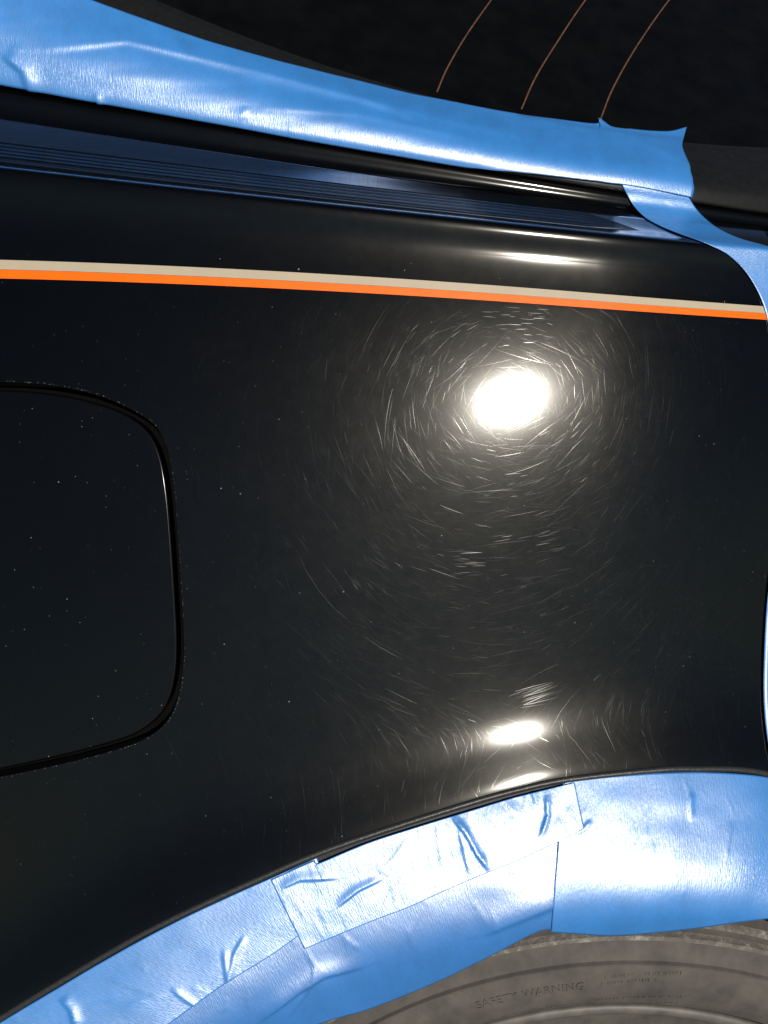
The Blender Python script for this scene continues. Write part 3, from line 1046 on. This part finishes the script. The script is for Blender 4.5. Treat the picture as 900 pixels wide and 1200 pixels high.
def tape(name, top, bot, bvh, nu, nv, label, lift=0.0003, folds=(), wave=(0.0002, 60, 30), mat=None, jag=0.0, seed=1, smoothpts=True, ends=(0, 0), group=None, raw=False, torn=None, puckers=0, limit=None, smooth_u=0):
    """strip of tape laid over a surface between two edges given in photo pixels"""
    A = catmull(top, nu) if smoothpts else resample(top, nu)
    B = catmull(bot, nu) if smoothpts else resample(bot, nu)
    if limit is not None:
        B[:, 1] = np.minimum(B[:, 1], np.interp(B[:, 0], limit[0], limit[1]))
    if jag:
        r = np.random.default_rng(seed)
        for E in (A, B):
            E[:, 1] += np.interp(np.arange(nu), np.arange(0, nu + 8, 3), r.normal(0, jag, len(np.arange(0, nu + 8, 3))))
    pv = np.full((nv, nu, 3), np.nan); pn = np.zeros((nv, nu, 3)); PX = np.zeros((nv, nu)); PY = np.zeros((nv, nu))
    for j in range(nv):
        f = j / (nv - 1)
        for i in range(nu):
            # torn ends
            x, y = A[i] * (1 - f) + B[i] * f
            if torn is not None and i > nu * 0.9:
                k = (i / (nu - 1) - 0.9) / 0.1
                x += np.interp(f, torn[0], torn[1]) * k ** 3
            PX[j, i], PY[j, i] = x, y
            h = cast(bvh, x, y)
            if h is not None:
                pv[j, i], pn[j, i] = h
    # fill misses from their neighbours
    for _ in range(nu):
        bad = np.isnan(pv[..., 0])
        if not bad.any():
            break
        for axis, sh in ((1, 1), (1, -1), (0, 1), (0, -1)):
            src = np.roll(pv, sh, axis); srn = np.roll(pn, sh, axis)
            src2 = np.roll(src, sh, axis)
            est = src + (0 if np.isnan(src2).all() else np.clip(np.nan_to_num(src - src2), -0.002, 0.002))
            use = np.isnan(pv[..., 0]) & ~np.isnan(src[..., 0])
            pv[use] = est[use]; pn[use] = srn[use]
    # paper bridges small steps: smooth positions and normals across
    if not raw:
        for _ in range(6):
            q = pv.copy()
            q[1:-1] = (pv[:-2] + 2 * pv[1:-1] + pv[2:]) / 4
            pv = np.where(pn[..., :1] != 0, q, q)
        for _ in range(10):
            q = pn.copy()
            q[1:-1] = (pn[:-2] + 2 * pn[1:-1] + pn[2:]) / 4
            q[:, 1:-1] = (q[:, :-2] + 2 * q[:, 1:-1] + q[:, 2:]) / 4
            pn = q
    pv0, pn0 = pv.copy(), pn.copy()
    for _ in range(smooth_u):
        for arr in (pv, pn):
            arr[:, 1:-1] = (arr[:, :-2] + 2 * arr[:, 1:-1] + arr[:, 2:]) / 4
    if smooth_u:
        toward = CAM - pv0
        toward /= np.linalg.norm(toward, axis=2, keepdims=True)
        gain = ((pv - pv0) * toward).sum(2)
        pv = np.where(gain[..., None] > 0, pv, pv0)
        for _ in range(4):
            pv[:, 1:-1] = (pv[:, :-2] + 2 * pv[:, 1:-1] + pv[:, 2:]) / 4
        gain = ((pv - pv0) * toward).sum(2)
        pv = pv + toward * np.maximum(-gain, 0)[..., None]
    pn /= np.linalg.norm(pn, axis=2, keepdims=True)
    amp, wx, wy = wave
    lft = lift + amp * (vnoise(PX / wx + seed * 3.1, PY / wy + 7.7, seed) + 0.5 * vnoise(PX / (wx * 0.4), PY / (wy * 0.4) + 3, seed + 5) + 0.75)
    folds = list(folds)
    rp_ = np.random.default_rng(seed + 90)
    for k in range(puckers):
        i = rp_.integers(4, nu - 4); f = rp_.random() ** 1.4
        c0 = A[i] * (1 - f) + B[i] * f
        dr = (B[i] - A[i]) / np.linalg.norm(B[i] - A[i])
        an_ = rp_.normal(0, 0.45)
        dr = np.array([dr[0] * math.cos(an_) - dr[1] * math.sin(an_), dr[0] * math.sin(an_) + dr[1] * math.cos(an_)])
        Lk = rp_.uniform(8, 34)
        bend = rp_.normal(0, 2.5)
        folds.append(([tuple(c0 - dr * Lk), tuple(c0 + np.array([dr[1], -dr[0]]) * bend), tuple(c0 + dr * Lk)], rp_.uniform(0.00006, 0.0002), rp_.uniform(2.0, 4.5), rp_.choice([0.4, 0.6, -0.4, 1.0])))
    lft = lft + fold_height(PX, PY, folds)
    pv = pv + pn * lft[..., None]
    L = np.concatenate([[0], np.cumsum(np.linalg.norm(np.diff(pv[nv // 2], axis=0), axis=1))])
    W = np.concatenate([[0], np.cumsum(np.linalg.norm(np.diff(pv[:, nu // 2], axis=0), axis=1))])
    uv = np.stack(np.meshgrid(L + seed * 0.37, W), -1).reshape(-1, 2)
    base = pv.reshape(-1, 3)
    loc = pv[nv // 2, nu // 2].copy()
    F = grid_faces(nv, nu)
    f0 = F[len(F) // 2]
    if np.dot(np.cross(base[f0[1]] - base[f0[0]], base[f0[2]] - base[f0[0]]), pn.reshape(-1, 3)[f0[0]]) < 0:
        F = [f[::-1] for f in F]
    o = mesh_obj(name, base - loc, F, mat or MAT['tape'], uv=uv)
    o.location = loc
    sol = o.modifiers.new('thickness', 'SOLIDIFY')
    sol.thickness = 0.00016
    sol.offset = -1
    tag(o, label, 'tape', group)
    return o

# strip turning down over the shoulder and along the panel's rear edge
tape('masking_tape', [(726, 212), (736, 233), (747, 250), (769, 264), (794, 275), (828, 287), (855, 300), (872, 317), (886, 339), (894, 357), (899, 376), (903, 410), (906, 470), (908, 560), (908, 668)],
     [(800, 218), (807, 233), (817, 250), (839, 268), (867, 281), (900, 290), (938, 306), (968, 330), (992, 362), (1006, 390), (1014, 415), (1018, 440), (1022, 490), (1026, 570), (1026, 668)],
     BODY, 150, 50, 'blue tape strip curving down from under the long window strip along the panel edge', lift=0.0006, smooth_u=16,
     wave=(0.0002, 70, 50), seed=3)
# narrow strip on the rear corner
tape('masking_tape', [(903, 655), (896, 720), (893, 790), (894, 835), (899, 875), (906, 905)], [(1000, 640), (1000, 720), (1000, 790), (1000, 835), (1000, 875), (1004, 905)],
     BODY, 70, 24, 'blue tape edge running upright on the rear corner above the wheel arch', lift=0.0012, wave=(0.0003, 70, 50), seed=4)
# long strip over the window surround
tape('masking_tape', [(-150, -105), (-60, -62), (20, -28), (100, 0), (225, 46), (350, 82), (450, 106), (520, 121), (600, 136), (660, 144), (698, 148), (700, 141), (707, 146), (716, 152), (738, 155), (762, 157), (784, 157), (803, 152)],
     [(-150, 102), (-60, 110), (0, 117), (60, 124), (120, 130), (200, 143), (350, 164), (500, 187), (580, 198), (650, 207), (690, 212), (700, 213), (712, 215), (730, 217), (750, 220), (771, 224), (790, 228), (809, 232)],
     BODY, 300, 60, 'long blue tape strip along the lower edge of the dark rear window', lift=0.0013, limit=MOULD_LINE, puckers=14,
     torn=([0, 0.1, 0.28, 0.36, 0.5, 0.57, 0.66, 0.75, 0.8, 0.86, 0.93, 1], [0, -3, -7.5, -6, -2, 0.5, 0.2, 3, 1.5, 3.5, 2.0, 0]),
     folds=[([(40, 60), (150, 52), (300, 88), (420, 120), (505, 150)], 0.0011, 13, 0.6), ([(180, 60), (330, 100), (500, 140), (650, 172)], 0.0006, 10, 1.0),
            ([(300, 125), (420, 137), (560, 168)], 0.0005, 8, 1.0), ([(5, 65), (28, 85), (42, 118)], 0.0012, 8, 0.6), ([(112, 112), (118, 122), (121, 131)], 0.0010, 3, 0.5),
            ([(730, 160), (770, 180), (806, 196)], 0.0004, 8, 1)],
     wave=(0.0007, 120, 26), seed=5)

# tape over the wheel arch
tape('masking_tape', [(-60, 1262), (60, 1200), (160, 1150), (260, 1105), (340, 1062), (430, 1012), (520, 985), (600, 964), (690, 950)],
     [(40, 1395), (150, 1318), (260, 1252), (330, 1214), (380, 1196), (408, 1188), (430, 1182), (470, 1167), (520, 1146), (560, 1126), (604, 1104), (625, 1093), (642, 1088), (680, 1090), (700, 1091)],
     DRAPE, 330, 90, 'wide blue tape strip hanging from the arch lip over the tyre', mat=MAT['tape_worn'], puckers=26, lift=0.0003,
     folds=[([(300, 1198), (350, 1160), (380, 1142), (430, 1130)], 0.0016, 8, 0.5), ([(560, 1095), (610, 1075), (660, 1055)], 0.0012, 12, 0.7), ([(330, 1200), (368, 1150), (370, 1130), (358, 1108)], 0.0004, 2.2, 0.7)],
     wave=(0.0007, 110, 60), seed=6)
tape('masking_tape', [(-70, 1242), (0, 1198), (60, 1162), (133, 1119), (205, 1080), (262, 1053), (320, 1027), (372, 1004)],
     [(110, 1260), (150, 1232), (196, 1200), (235, 1172), (270, 1148), (320, 1117), (362, 1086), (392, 1060)],
     DRAPE, 150, 60, 'smooth blue tape strip on the front of the arch with a raised lower edge', puckers=16, lift=0.0013,
     folds=[([(72, 1168), (84, 1182), (90, 1203)], 0.0011, 5, 0.5), ([(262, 1110), (265, 1135), (268, 1158)], 0.0006, 3, 0.6), ([(287, 1094), (274, 1118), (268, 1152)], 0.0005, 3.5, 0.6), ([(200, 1156), (218, 1170), (236, 1182)], 0.0006, 3, 0.6)],
     wave=(0.0006, 80, 50), seed=7)
tape('masking_tape', [(318, 1030), (367, 1008), (372, 1011), (431, 987), (500, 965), (560, 947), (600, 935), (640, 925), (672, 917)],
     [(357, 1110), (400, 1092), (440, 1076), (480, 1061), (520, 1043), (560, 1026), (600, 1010), (640, 992), (684, 972)],
     DRAPE, 190, 70, 'wrinkled blue tape strip on the arch with a sharp pinched fold', puckers=26, lift=0.0018,
     folds=[([(528, 955), (545, 976), (558, 1000), (574, 1021)], 0.0014, 3.5, 0.4), ([(536, 968), (544, 1000), (550, 1026)], 0.0005, 3, 0.6), ([(638, 930), (640, 955), (632, 982)], 0.0010, 3, 0.5), ([(622, 925), (628, 945)], 0.0006, 3, 0.5),
            ([(330, 1040), (352, 1030), (400, 1028)], 0.0006, 5, 0.5), ([(395, 1062), (420, 1042), (450, 1028)], 0.0007, 4, 0.5)],
     wave=(0.0008, 70, 45), seed=8)
tape('masking_tape', [(659, 916), (700, 911), (753, 907), (809, 905), (860, 907), (900, 911.5), (945, 921)],
     [(645, 1089), (680, 1091), (715, 1093), (760, 1090), (800, 1086), (850, 1079), (900, 1073), (945, 1069)],
     DRAPE, 150, 90, 'bright blue tape strip at the crown of the arch facing the sun', mat=MAT['tape'], puckers=12, lift=0.0014,
     folds=[([(691, 960), (683, 970), (672, 976)], 0.0006, 3.0, 0.4), ([(806, 928), (806, 945), (807, 962)], 0.0007, 3.0, 0.4)],
     wave=(0.0006, 90, 50), seed=9)
